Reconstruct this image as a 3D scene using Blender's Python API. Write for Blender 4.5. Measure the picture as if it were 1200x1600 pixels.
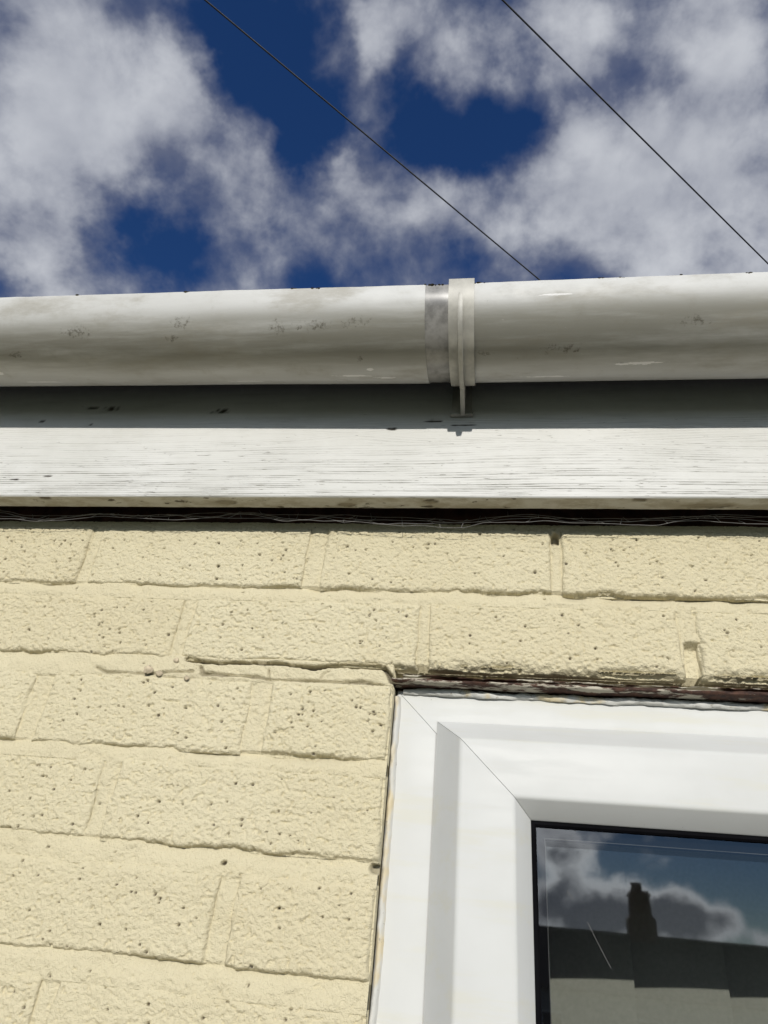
import bpy, math, random
import numpy as np
from mathutils import Vector, Matrix

# ------------------------------------------------------------------ clear, camera, sky, sun
for o in list(bpy.data.objects):
    bpy.data.objects.remove(o)
scene = bpy.context.scene
COL = scene.collection
Z0 = 2.22                                   # height of the lowest arris of the top brick course
mm = 0.001

cam_d = bpy.data.cameras.new('camera')
cam = bpy.data.objects.new('camera', cam_d)
COL.objects.link(cam)
scene.camera = cam
cam_d.sensor_fit = 'VERTICAL'
cam_d.sensor_height = 24.0
cam_d.sensor_width = 18.0
cam_d.lens = 24.0 * 1101.72 / 1600.0
cam_d.clip_start = 0.01
cam_d.clip_end = 2000.0
_r = Vector((0.98869552, 0.12215398, 0.08694579))
_u = Vector((-0.00540321, -0.55047765, 0.83483242))
_f = Vector((-0.14983982, 0.82586486, 0.54359476))
M = Matrix((_r, _u, -_f)).transposed().to_4x4()
M.translation = Vector((0.07522, -0.56982, Z0 - 0.28798))
cam.matrix_world = M

SUN_EL = math.radians(20.5)
SUN_AZ = math.radians(2.5)                  # from the wall's normal, towards +x
SUN = Vector((math.sin(SUN_AZ) * math.cos(SUN_EL), -math.cos(SUN_AZ) * math.cos(SUN_EL), math.sin(SUN_EL)))
sd = bpy.data.lights.new('sun', 'SUN')
sd.energy = 3.15
sd.angle = math.radians(0.5)
sd.color = (1.0, 0.96, 0.895)
so = bpy.data.objects.new('sun', sd)
so.rotation_euler = (-SUN).to_track_quat('-Z', 'Y').to_euler()
so.location = SUN * 20
COL.objects.link(so)

# clouds that stand in this part of the sky: direction, angular radius, thicker (+) or open (-)
CLOUDS = [(-0.479, 0.325, 0.816, 0.1, 0.5), (-0.526, 0.372, 0.765, 0.089, 0.45), (-0.407, 0.403, 0.82, 0.102, 0.55), (-0.351, 0.381, 0.855, 0.049, 0.35), (-0.487, 0.445, 0.752, 0.111, 0.5), (-0.341, 0.475, 0.811, 0.101, 0.55), (-0.283, 0.45, 0.847, 0.045, 0.4), (-0.531, 0.488, 0.692, 0.082, 0.4), (-0.364, 0.564, 0.741, 0.057, 0.3), (-0.27, 0.529, 0.804, 0.089, 0.45), (-0.186, 0.499, 0.846, 0.055, 0.45), (-0.132, 0.545, 0.828, 0.098, 0.5), (-0.056, 0.508, 0.86, 0.054, 0.35), (-0.041, 0.559, 0.828, 0.097, 0.5), (0.072, 0.539, 0.84, 0.115, 0.6), (0.176, 0.507, 0.844, 0.108, 0.6), (0.255, 0.474, 0.843, 0.087, 0.5), (0.099, 0.472, 0.876, 0.05, 0.4), (0.183, 0.584, 0.791, 0.106, 0.5), (0.285, 0.545, 0.788, 0.077, 0.45), (-0.127, 0.379, 0.917, 0.06, 0.4), (-0.061, 0.415, 0.908, 0.043, 0.35), (0.021, 0.398, 0.917, 0.062, 0.35), (0.093, 0.385, 0.918, 0.046, 0.3), (0.24, 0.387, 0.89, 0.062, 0.4), (0.284, 0.422, 0.861, 0.05, 0.3), (-0.161, 0.41, 0.898, 0.036, 0.3), (-0.291, 0.336, 0.896, 0.075, -0.75), (-0.249, 0.384, 0.889, 0.075, -0.75), (-0.199, 0.352, 0.915, 0.041, -0.4), (-0.234, 0.438, 0.868, 0.049, -0.6), (-0.118, 0.455, 0.883, 0.056, -0.7), (-0.18, 0.446, 0.876, 0.045, -0.5), (-0.032, 0.475, 0.879, 0.064, -0.8), (0.03, 0.455, 0.89, 0.054, -0.65), (-0.008, 0.365, 0.931, 0.037, -0.5), (0.159, 0.365, 0.917, 0.032, -0.45), (0.205, 0.411, 0.888, 0.036, -0.25), (0.124, 0.417, 0.901, 0.034, -0.2), (-0.539, 0.405, 0.739, 0.033, -0.5), (-0.433, 0.521, 0.735, 0.060, -0.55), (-0.4, 0.547, 0.735, 0.048, -0.2), (-0.581, 0.484, 0.654, 0.05, -0.6), (-0.215, 0.507, 0.835, 0.032, -0.35), (-0.029, 0.602, 0.798, 0.037, -0.4), (0.317, 0.558, 0.767, 0.028, -0.4), (-0.192, 0.479, 0.857, 0.023, -0.3), (-0.092, 0.591, 0.802, 0.041, -0.2), (0.091, -0.986, 0.138, 0.04, 0.6), (0.067, -0.994, 0.087, 0.03, 0.6), (0.096, -0.992, 0.082, 0.036, 0.8), (0.137, -0.987, 0.086, 0.033, 0.8), (0.176, -0.981, 0.084, 0.034, 0.8), (0.217, -0.972, 0.087, 0.029, 0.8), (0.246, -0.966, 0.079, 0.028, 0.8), (0.269, -0.96, 0.081, 0.021, 0.6), (0.124, -0.991, 0.055, 0.043, 0.6), (0.214, -0.975, 0.058, 0.041, 0.6), (0.298, -0.953, 0.064, 0.016, 0.5), (0.188, -0.971, 0.145, 0.043, -0.6), (0.263, -0.955, 0.138, 0.047, -0.8), (0.3, -0.949, 0.098, 0.025, -0.7), (0.31, -0.938, 0.153, 0.039, -0.6), (0.151, -0.979, 0.133, 0.025, -0.4), (0.067, -0.992, 0.111, 0.017, -0.3)]
world = bpy.data.worlds.new('World')
scene.world = world
world.use_nodes = True
NT = world.node_tree
NT.nodes.clear()


class G:
    """little helper to write node trees"""
    def __init__(s, nt): s.nt = nt
    def n(s, t, **kw):
        nd = s.nt.nodes.new(t)
        for k, v in kw.items(): setattr(nd, k, v)
        return nd
    def put(s, sock, v):
        if isinstance(v, bpy.types.NodeSocket): s.nt.links.new(v, sock)
        elif v is not None:
            try: sock.default_value = v
            except Exception: sock.default_value = tuple(v) + (1.0,)
    def math(s, op, a, b=None, c=None, clamp=False):
        nd = s.n('ShaderNodeMath', operation=op); nd.use_clamp = clamp
        for i, v in enumerate((a, b, c)):
            if v is not None: s.put(nd.inputs[i], v)
        return nd.outputs[0]
    def vmath(s, op, a, b=None, out=0, scale=None):
        nd = s.n('ShaderNodeVectorMath', operation=op)
        s.put(nd.inputs[0], a)
        if b is not None: s.put(nd.inputs[1], b)
        if scale is not None: s.put(nd.inputs['Scale'], scale)
        return nd.outputs[out]
    def ramp(s, v, a, b, c=0.0, d=1.0, smooth=True):
        nd = s.n('ShaderNodeMapRange', interpolation_type='SMOOTHSTEP' if smooth else 'LINEAR')
        for k, x in zip(('Value', 'From Min', 'From Max', 'To Min', 'To Max'), (v, a, b, c, d)): s.put(nd.inputs[k], x)
        return nd.outputs[0]
    def noise(s, vec, scale, detail=2.0, rough=0.5, dist=0.0, out='Fac'):
        nd = s.n('ShaderNodeTexNoise')
        s.put(nd.inputs['Vector'], vec); nd.inputs['Scale'].default_value = scale
        nd.inputs['Detail'].default_value = detail; nd.inputs['Roughness'].default_value = rough
        nd.inputs['Distortion'].default_value = dist
        return nd.outputs[out]
    def mix(s, f, a, b):
        nd = s.n('ShaderNodeMix', data_type='RGBA')
        s.put(nd.inputs['Factor'], f)
        s.put(nd.inputs[6], a if isinstance(a, bpy.types.NodeSocket) else tuple(a) + (1.0,))
        s.put(nd.inputs[7], b if isinstance(b, bpy.types.NodeSocket) else tuple(b) + (1.0,))
        return nd.outputs[2]
    def scalevec(s, vec, xyz):
        return s.vmath('MULTIPLY', vec, xyz)


g = G(NT)
sky = g.n('ShaderNodeTexSky', sky_type='NISHITA')
sky.sun_disc = False
sky.sun_elevation = SUN_EL
sky.sun_rotation = math.radians(180) - SUN_AZ
sky.altitude = 0.0
sky.air_density = 1.0
sky.dust_density = 0.05
sky.ozone_density = 3.6
hs = g.n('ShaderNodeHueSaturation')
hs.inputs['Hue'].default_value = 0.515
hs.inputs['Saturation'].default_value = 1.22
g.put(hs.inputs['Color'], sky.outputs[0])
dirv = g.n('ShaderNodeNewGeometry').outputs['Incoming']
dirv = g.vmath('SCALE', dirv, scale=-1.0)
dirv = g.vmath('NORMALIZE', dirv)
warp = g.noise(dirv, 8.0, 5.0, 0.58, out='Color')
warp = g.vmath('SUBTRACT', warp, (0.5, 0.5, 0.5))
dw = g.vmath('ADD', dirv, g.vmath('SCALE', warp, scale=0.17))
wsm = g.vmath('SUBTRACT', g.noise(dirv, 38.0, 4.0, 0.6, out='Color'), (0.5, 0.5, 0.5))
dws = g.vmath('ADD', dirv, g.vmath('SCALE', wsm, scale=0.022))
acc = None
for (x, y, z, r, a) in CLOUDS:
    dist = g.vmath('DISTANCE', dw if y > 0 else dws, (x, y, z), out=1)
    v = g.ramp(dist, 0.0, r * (1.45 if a < 0 else 1.35), (a if a > 0 else a * 0.88) if y > 0 else a * 1.25, 0.0)
    acc = v if acc is None else g.math('ADD', acc, v)
fb = g.noise(dirv, 4.2, 6.0, 0.55, 0.2)
fine = g.noise(dirv, 9.5, 6.0, 0.56, 0.15)
den = g.math('MULTIPLY_ADD', g.math('SUBTRACT', fb, 0.5), 2.8, acc)
den = g.math('MULTIPLY_ADD', g.math('SUBTRACT', fine, 0.5), 1.25, den)
cosu = g.math('MAXIMUM', g.vmath('DOT_PRODUCT', dirv, tuple(SUN), out=1), 0.0)
phase = g.math('POWER', cosu, 11.0)                  # clouds near the sun are far brighter
puff = g.noise(dws, 30.0, 5.0, 0.6)
den = g.math('MULTIPLY_ADD', g.math('MULTIPLY', g.math('SUBTRACT', puff, 0.5), phase), 2.6, den)
den = g.math('ADD', den, 0.06)
mask = g.ramp(den, -0.46, 0.62, 0.0, 1.0)
mask = g.math('MULTIPLY', mask, 0.97)
thick = g.ramp(den, 0.0, 1.1)
tow = g.vmath('ADD', dirv, tuple(SUN * 0.035 + Vector((0, 0, 0.02))))       # a little nearer the sun: thinner there means a lit flank
fine_s = g.noise(tow, 9.5, 3.0, 0.56, 0.15)
fb_s = g.noise(tow, 4.2, 3.0, 0.55, 0.2)
flank = g.math('MULTIPLY_ADD', g.math('SUBTRACT', fine, fine_s), 0.55, g.math('SUBTRACT', fb, fb_s))
lum = g.math('MULTIPLY_ADD', flank, 1.45, g.math('MULTIPLY_ADD', thick, 0.72, 0.12), clamp=True)
far_c = g.mix(lum, (0.135, 0.155, 0.23), (0.55, 0.57, 0.615))
near_c = g.mix(g.ramp(den, 0.25, 1.45), (3.0, 3.1, 3.2), (0.19, 0.22, 0.30))
cl = g.mix(phase, far_c, near_c)
b1 = g.n('ShaderNodeBackground'); g.put(b1.inputs[0], hs.outputs[0]); b1.inputs[1].default_value = 0.075
b2 = g.n('ShaderNodeBackground'); g.put(b2.inputs[0], cl); b2.inputs[1].default_value = 1.0
ms = g.n('ShaderNodeMixShader')
g.put(ms.inputs[0], mask); g.put(ms.inputs[1], b1.outputs[0]); g.put(ms.inputs[2], b2.outputs[0])
wo = g.n('ShaderNodeOutputWorld'); g.put(wo.inputs[0], ms.outputs[0])

scene.view_settings.view_transform = 'Standard'
scene.view_settings.look = 'None'
scene.view_settings.exposure = 0.0
scene.view_settings.gamma = 1.0
scene.view_settings.use_curve_mapping = False
scene.cycles.max_bounces = 7
scene.cycles.diffuse_bounces = 1
world.cycles.sampling_method = 'MANUAL'
world.cycles.sample_map_resolution = 512
scene.cycles.transparent_max_bounces = 16

# ------------------------------------------------------------------ helpers
def V(x, y, z):
    """millimetres in the wall's own frame (z = 0 at the top course's lower arris) to metres"""
    return (x * mm, y * mm, Z0 + z * mm)


def link(name, verts, faces, mat, parent=None, smooth=False, sharp=None, origin=None):
    """one mesh object; verts in mm, wall frame"""
    v = np.asarray(verts, dtype=float) * mm
    v[:, 2] += Z0
    org = np.asarray(V(*origin)) if origin is not None else np.zeros(3)
    me = bpy.data.meshes.new(name)
    me.from_pydata((v - org).tolist(), [], faces if isinstance(faces, list) else faces.tolist())
    me.update()
    if smooth:
        me.polygons.foreach_set('use_smooth', [True] * len(me.polygons))
        if sharp: me.set_sharp_from_angle(angle=math.radians(sharp))
    me.materials.append(mat)
    ob = bpy.data.objects.new(name, me)
    ob.location = org
    COL.objects.link(ob)
    if parent is not None: adopt(ob, parent)
    return ob


def adopt(ob, parent):
    ob.parent = parent
    m = Matrix.Translation(parent_world(parent))
    ob.matrix_parent_inverse = m.inverted()


def parent_world(p):
    return p['_w'] if '_w' in p else p.location.copy()


def empty(name, loc):
    o = bpy.data.objects.new(name, None)
    o.location = V(*loc)
    o.empty_display_size = 0.05
    COL.objects.link(o)
    return o


def tag(o, label=None, cat=None, group=None, kind=None):
    if label: o['label'] = label
    if cat: o['category'] = cat
    if group: o['group'] = group
    if kind: o['kind'] = kind
    return o


def attr(ob, name, vals):
    a = ob.data.attributes.new(name, 'FLOAT', 'POINT')
    a.data.foreach_set('value', np.asarray(vals, dtype=np.float32))


def box_vf(x0, x1, y0, y1, z0, z1):
    v = [(x0, y0, z0), (x1, y0, z0), (x1, y1, z0), (x0, y1, z0), (x0, y0, z1), (x1, y0, z1), (x1, y1, z1), (x0, y1, z1)]
    f = [(0, 3, 2, 1), (4, 5, 6, 7), (0, 1, 5, 4), (1, 2, 6, 5), (2, 3, 7, 6), (3, 0, 4, 7)]
    return v, f


def boxes(name, lst, mat, parent=None):
    V_, F_ = [], []
    for b in lst:
        v, f = box_vf(*b); k = len(V_)
        V_ += v; F_ += [tuple(i + k for i in q) for q in f]
    return link(name, V_, F_, mat, parent)


def tube(pts, r, n=5):
    """verts and faces of a thin tube along pts"""
    vs, fs = [], []
    P = [Vector(p) for p in pts]
    for i, p in enumerate(P):
        t = (P[min(i + 1, len(P) - 1)] - P[max(i - 1, 0)]).normalized()
        a = t.orthogonal().normalized() if abs(t.z) > 0.9 else t.cross(Vector((0, 0, 1))).normalized()
        b = t.cross(a)
        for k in range(n):
            ang = 2 * math.pi * k / n
            vs.append(tuple(p + (a * math.cos(ang) + b * math.sin(ang)) * r))
    for i in range(len(P) - 1):
        for k in range(n):
            fs.append((i * n + k, i * n + (k + 1) % n, (i + 1) * n + (k + 1) % n, (i + 1) * n + k))
    return vs, fs


def hash2(ix, iy, seed):
    h = (ix.astype(np.int64) * 374761393 + iy.astype(np.int64) * 668265263 + seed * 1442695041) & 0xFFFFFFFF
    h = ((h ^ (h >> 13)) * 1274126177) & 0xFFFFFFFF
    h = h ^ (h >> 16)
    return (h & 0xFFFFFF) / float(0xFFFFFF)


def vn(x, y, s, seed, sy=None):
    """value noise in -1..1 with cell size s (mm)"""
    x = np.asarray(x, float) / s + 1000.37; y = np.asarray(y, float) / (sy or s) + 1000.71
    ix = np.floor(x); iy = np.floor(y); fx = x - ix; fy = y - iy
    fx = fx * fx * (3 - 2 * fx); fy = fy * fy * (3 - 2 * fy)
    a = hash2(ix, iy, seed); b = hash2(ix + 1, iy, seed); c = hash2(ix, iy + 1, seed); d = hash2(ix + 1, iy + 1, seed)
    return 2 * (a + (b - a) * fx + (c - a) * fy + (a - b - c + d) * fx * fy) - 1


def grid_faces(nx, nz):
    i, j = np.meshgrid(np.arange(nx - 1), np.arange(nz - 1), indexing='ij')
    a = (i * nz + j).ravel()
    return np.stack([a, a + nz, a + nz + 1, a + 1], 1)


# ------------------------------------------------------------------ materials
def material(name):
    m = bpy.data.materials.new(name)
    m.use_nodes = True
    nt = m.node_tree
    return m, G(nt), nt.nodes['Principled BSDF'], nt.nodes['Material Output']


def pos(gg): return gg.n('ShaderNodeNewGeometry').outputs['Position']


def bump(gg, bsdf, h, strength, dist):
    b = gg.n('ShaderNodeBump')
    b.inputs['Strength'].default_value = strength
    b.inputs['Distance'].default_value = dist
    gg.put(b.inputs['Height'], h)
    gg.put(bsdf.inputs['Normal'], b.outputs[0])


def simple(name, col, rough=0.6, var=0.15, scale=40.0, spec=0.4, bscale=None, bstr=0.3, bdist=0.0005):
    m, gg, b, _ = material(name)
    p = pos(gg)
    n = gg.noise(p, scale, 5.0, 0.6)
    gg.put(b.inputs['Base Color'], gg.mix(gg.ramp(n, 0.3, 0.7), [c * (1 - var) for c in col], [min(1, c * (1 + var)) for c in col]))
    b.inputs['Roughness'].default_value = rough
    b.inputs['Specular IOR Level'].default_value = spec
    if bscale: bump(gg, b, gg.noise(p, bscale, 4.0, 0.6), bstr, bdist)
    return m


def mat_wall():
    m, gg, b, _ = material('cream_masonry_paint')
    p = pos(gg)
    big = gg.noise(p, 5.0, 4.0, 0.6)
    mid = gg.noise(p, 60.0, 4.0, 0.6)
    c = gg.mix(gg.ramp(big, 0.3, 0.7), (0.695, 0.622, 0.415), (0.725, 0.655, 0.450))
    c = gg.mix(gg.math('MULTIPLY', gg.ramp(mid, 0.5, 0.8), 0.35), c, (0.625, 0.555, 0.365))
    st = gg.noise(gg.scalevec(p, (6.0, 6.0, 14.0)), 2.2, 6.0, 0.62)
    c = gg.mix(gg.math('MULTIPLY', gg.ramp(st, 0.56, 0.74), 0.30), c, (0.60, 0.51, 0.30))
    oi = gg.n('ShaderNodeObjectInfo')
    c = gg.mix(gg.math('MULTIPLY', oi.outputs['Random'], 0.35), c, (0.66, 0.575, 0.37))
    dr = gg.noise(gg.scalevec(p, (26.0, 26.0, 3.5)), 1.0, 5.0, 0.6)                  # faint runs down the face
    c = gg.mix(gg.math('MULTIPLY', gg.ramp(dr, 0.58, 0.72), 0.22), c, (0.56, 0.49, 0.33))
    a = gg.n('ShaderNodeAttribute'); a.attribute_name = 'hole'
    c = gg.mix(a.outputs['Fac'], c, (0.075, 0.06, 0.042))
    gg.put(b.inputs['Base Color'], c)
    b.inputs['Roughness'].default_value = 0.72
    b.inputs['Specular IOR Level'].default_value = 0.30
    h1 = gg.noise(p, 420.0, 3.0, 0.6)
    h2 = gg.noise(p, 1100.0, 2.0, 0.5)
    bump(gg, b, gg.math('MULTIPLY_ADD', h2, 0.5, h1), 0.85, 0.0020)
    return m


def mat_fascia():
    m, gg, b, _ = material('weathered_white_gloss_on_wood')
    p = pos(gg)
    w = gg.n('ShaderNodeAttribute'); w.attribute_name = 'weather'
    base = gg.mix(gg.ramp(gg.noise(p, 14.0, 5.0, 0.6), 0.3, 0.7), (0.645, 0.64, 0.595), (0.71, 0.705, 0.665))
    q = gg.scalevec(p, (26.0, 26.0, 600.0))
    fl = gg.noise(q, 1.0, 4.0, 0.62)
    fl2 = gg.noise(gg.scalevec(p, (80.0, 80.0, 900.0)), 1.0, 3.0, 0.6)
    patch = gg.noise(p, 30.0, 3.0, 0.6)
    thr = gg.math('MULTIPLY_ADD', w.outputs['Fac'], -0.06, 0.738)
    thr = gg.math('MULTIPLY_ADD', gg.math('SUBTRACT', patch, 0.5), -0.16, thr)
    f1 = gg.ramp(gg.math('SUBTRACT', fl, thr), -0.03, 0.03)
    f2 = gg.ramp(gg.math('SUBTRACT', fl2, thr), -0.02, 0.03)
    f = gg.math('MAXIMUM', f1, f2)
    c = gg.mix(gg.math('MULTIPLY', f, 0.85), base, (0.17, 0.15, 0.12))
    gv = gg.n('ShaderNodeAttribute'); gv.attribute_name = 'groove'
    gn = gg.ramp(gg.noise(gg.scalevec(p, (60.0, 60.0, 300.0)), 1.0, 5.0, 0.65), 0.38, 0.62)
    c = gg.mix(gg.math('MULTIPLY', gg.math('MULTIPLY_ADD', gn, 0.55, 0.25), gv.outputs['Fac']), c, (0.20, 0.185, 0.155))
    ch = gg.n('ShaderNodeAttribute'); ch.attribute_name = 'chip'
    c = gg.mix(ch.outputs['Fac'], c, (0.055, 0.045, 0.033))
    dz = gg.n('ShaderNodeAttribute'); dz.attribute_name = 'bare'
    pt = gg.ramp(gg.noise(gg.scalevec(p, (30.0, 60.0, 60.0)), 1.0, 6.0, 0.65), 0.42, 0.62)
    c = gg.mix(gg.math('MULTIPLY', dz.outputs['Fac'], gg.math('MULTIPLY_ADD', pt, 0.55, 0.25)), c, (0.36, 0.32, 0.235))
    pt2 = gg.ramp(gg.noise(gg.scalevec(p, (55.0, 150.0, 150.0)), 1.0, 5.0, 0.6), 0.60, 0.66)
    c = gg.mix(gg.math('MULTIPLY', dz.outputs['Fac'], pt2), c, (0.10, 0.085, 0.06))
    gg.put(b.inputs['Base Color'], c)
    b.inputs['Roughness'].default_value = 0.5
    b.inputs['Specular IOR Level'].default_value = 0.35
    bump(gg, b, gg.math('MULTIPLY_ADD', f, -1.0, fl), 0.5, 0.0006)
    return m


# marks on the gutter: x, y, z (mm), half width, half height, kind
GUTTER_MARKS = [(-47.8, -138.1, 203.2, 24, 9, 'dirt'), (-86.9, -136.7, 202.5, 34, 9, 'dirt'), (-122.5, -135.6, 202.0, 14, 12, 'dirt'), (-215.0, -139.5, 208.4, 18, 12, 'dirt'), (-227.2, -130.1, 199.1, 14, 6, 'dirt'), (-46.4, -108.3, 185.5, 6, 5, 'dirt'), (68.8, -112.8, 184.7, 12, 6, 'dirt'), (-392.7, -117.7, 195.3, 18, 5, 'dirt'), (97.8, -107.6, 183.2, 4, 3, 'dirt'), (188.6, -100.3, 181.7, 5, 2, 'dirt'), (137.6, -115.2, 184.9, 30, 9, 'dirt'), (247.4, -133.8, 195.3, 20, 8, 'dirt'), (-324.7, -135.0, 205.4, 30, 10, 'dirt'), (30.7, -130.1, 194.0, 14, 5, 'dirt'), (-60.2, -87.3, 185.9, 34, 2.6, 'scuff'), (-26.6, -83.2, 186.3, 20, 3, 'scuff'), (205.1, -99.0, 181.5, 34, 3, 'scuff'), (123.2, -81.5, 184.8, 40, 2, 'scuff'), (131.1, -147.7, 218.2, 26, 1.6, 'scuff'), (-426.4, -95.8, 192.2, 6, 4, 'scuff'), (-386.0, -79.8, 194.7, 36, 2, 'scuff'), (88.4, -71.9, 189.5, 40, 2.2, 'scuff'), (-170.0, -77.3, 191.3, 30, 2, 'scuff'), (-38.3, -95.8, 184.4, 5, 4, 'scuff')]


def mat_gutter():
    m, gg, b, _ = material('painted_gutter')
    p = pos(gg)
    n1 = gg.noise(gg.scalevec(p, (2.0, 20.0, 20.0)), 1.6, 6.0, 0.6)
    n2 = gg.noise(p, 45.0, 5.0, 0.65)
    c = gg.mix(gg.ramp(n1, 0.3, 0.7), (0.60, 0.595, 0.56), (0.68, 0.68, 0.655))
    c = gg.mix(gg.math('MULTIPLY', gg.ramp(n2, 0.55, 0.75), 0.30), c, (0.40, 0.375, 0.30))
    run = gg.noise(gg.scalevec(p, (6.0, 16.0, 16.0)), 1.8, 7.0, 0.68)
    sz = gg.n('ShaderNodeSeparateXYZ'); gg.put(sz.inputs[0], p)
    low = gg.ramp(sz.outputs[2], Z0 + 0.226, Z0 + 0.200, 0.0, 1.0)           # lower half: patchy algae, deepened to paint in the curve's shaded band
    fro = gg.ramp(sz.outputs[1], (-98.1 - 22) * mm, (-98.1 + 12) * mm, 1.0, 0.3)  # painted shade is strongest on the front curve, paler towards the back
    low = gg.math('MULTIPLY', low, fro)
    alg_shade = gg.math('MULTIPLY', low, gg.ramp(gg.noise(gg.scalevec(p, (2.0, 16.0, 20.0)), 1.7, 7.0, 0.66), 0.24, 0.62))
    c = gg.mix(gg.math('MULTIPLY', alg_shade, 0.80), c, (0.20, 0.19, 0.145))
    c = gg.mix(gg.math('MULTIPLY', gg.ramp(run, 0.46, 0.72), 0.60), c, (0.31, 0.285, 0.22))
    sp = gg.noise(p, 420.0, 3.0, 0.6)
    spd = gg.noise(p, 210.0, 5.0, 0.72)
    dirt = scuff = None
    for (mx, my, mz, hw, hh, k) in GUTTER_MARKS:
        d = gg.vmath('MULTIPLY', gg.vmath('SUBTRACT', p, (mx * mm, my * mm, Z0 + mz * mm)), (1000.0 / hw, 1000.0 / hh, 1000.0 / hh))
        v = gg.ramp(gg.vmath('LENGTH', d, out=1), 0.2, 1.15, 1.0, 0.0)
        if k == 'dirt': dirt = v if dirt is None else gg.math('MAXIMUM', dirt, v)
        else: scuff = v if scuff is None else gg.math('MAXIMUM', scuff, v)
    dm = gg.ramp(gg.math('MULTIPLY_ADD', dirt, 0.215, spd), 0.66, 0.88)
    c = gg.mix(gg.math('MULTIPLY', dm, 0.8), c, (0.085, 0.075, 0.05))
    c = gg.mix(gg.math('MULTIPLY', gg.ramp(sp, 0.72, 0.80), 0.5), c, (0.16, 0.14, 0.10))
    sn = gg.noise(gg.scalevec(p, (70.0, 420.0, 420.0)), 1.0, 5.0, 0.68)
    sm = gg.ramp(gg.math('MULTIPLY_ADD', scuff, 0.34, sn), 0.72, 0.77)
    c = gg.mix(sm, c, (0.83, 0.82, 0.79))
    gg.put(b.inputs['Base Color'], c)
    gg.put(b.inputs['Roughness'], gg.ramp(n2, 0.3, 0.7, 0.48, 0.66))
    b.inputs['Specular IOR Level'].default_value = 0.35
    bump(gg, b, gg.math('MULTIPLY_ADD', sm, 0.5, gg.noise(gg.scalevec(p, (40., 160., 160.)), 1.0, 4.0, 0.6)), 0.12, 0.0006)
    return m


def mat_steel():
    m, gg, b, _ = material('rusted_painted_steel')
    p = pos(gg)
    n = gg.noise(gg.scalevec(p, (22.0, 60.0, 90.0)), 1.0, 7.0, 0.68)
    r = gg.mix(gg.ramp(gg.noise(p, 160.0, 5.0, 0.65), 0.3, 0.7), (0.022, 0.010, 0.007), (0.10, 0.045, 0.026))
    f = gg.ramp(n, 0.52, 0.57)
    gg.put(b.inputs['Base Color'], gg.mix(f, r, (0.50, 0.46, 0.36)))
    b.inputs['Roughness'].default_value = 0.8
    bump(gg, b, n, 0.8, 0.002)
    return m


def mat_upvc():
    m, gg, b, _ = material('white_upvc')
    p = pos(gg)
    n = gg.noise(p, 12.0, 5.0, 0.6)
    c = gg.mix(gg.ramp(n, 0.3, 0.7), (0.625, 0.628, 0.598), (0.66, 0.664, 0.635))
    st = gg.noise(gg.scalevec(p, (7.0, 40.0, 60.0)), 1.0, 6.0, 0.65)
    c = gg.mix(gg.math('MULTIPLY', gg.ramp(st, 0.50, 0.68), 0.55), c, (0.645, 0.63, 0.53))  # cream streaks put the rail's sheen into the colour
    sp = gg.noise(p, 330.0, 2.0, 0.5)
    c = gg.mix(gg.math('MULTIPLY', gg.ramp(sp, 0.775, 0.80), 0.7), c, (0.22, 0.21, 0.18))
    gg.put(b.inputs['Base Color'], c)
    gg.put(b.inputs['Roughness'], gg.ramp(st, 0.35, 0.65, 0.40, 0.62))
    b.inputs['Specular IOR Level'].default_value = 0.16
    bump(gg, b, gg.noise(p, 90.0, 3.0, 0.5), 0.03, 0.0006)
    return m


def mat_sealant():
    m, gg, b, _ = material('old_sealant')
    p = pos(gg)
    n = gg.noise(gg.scalevec(p, (30.0, 30.0, 13.0)), 1.0, 5.0, 0.6)
    c = gg.mix(gg.ramp(n, 0.50, 0.60), (0.62, 0.615, 0.57), (0.64, 0.55, 0.36))
    d = gg.noise(p, 130.0, 6.0, 0.7)
    c = gg.mix(gg.ramp(d, 0.58, 0.70), c, (0.30, 0.27, 0.21))
    gg.put(b.inputs['Base Color'], c)
    b.inputs['Roughness'].default_value = 0.6
    bump(gg, b, d, 0.5, 0.001)
    return m


def mat_glass():
    m, gg, b, out = material('window_glass')
    gg.nt.nodes.remove(b)
    p = pos(gg)
    fr = gg.n('ShaderNodeFresnel'); fr.inputs[0].default_value = 1.52
    fac = gg.math('MULTIPLY', fr.outputs[0], 2.0, clamp=True)
    tr = gg.n('ShaderNodeBsdfTransparent'); tr.inputs[0].default_value = (0.88, 0.90, 0.89, 1)
    gl = gg.n('ShaderNodeBsdfGlossy'); gl.inputs['Roughness'].default_value = 0.022
    gl.inputs['Color'].default_value = (0.95, 0.97, 1.0, 1)
    mx = gg.n('ShaderNodeMixShader')
    gg.put(mx.inputs[0], fac); gg.put(mx.inputs[1], tr.outputs[0]); gg.put(mx.inputs[2], gl.outputs[0])
    df = gg.n('ShaderNodeBsdfDiffuse'); df.inputs[0].default_value = (0.6, 0.6, 0.58, 1)
    sp = gg.noise(p, 260.0, 2.0, 0.5)
    film = gg.noise(p, 18.0, 6.0, 0.65)
    dust = gg.math('MULTIPLY_ADD', gg.ramp(sp, 0.795, 0.83), 0.55, gg.math('MULTIPLY', gg.ramp(film, 0.35, 0.8), 0.004))
    mx2 = gg.n('ShaderNodeMixShader')
    gg.put(mx2.inputs[0], dust); gg.put(mx2.inputs[1], mx.outputs[0]); gg.put(mx2.inputs[2], df.outputs[0])
    gg.put(out.inputs[0], mx2.outputs[0])
    return m


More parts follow.
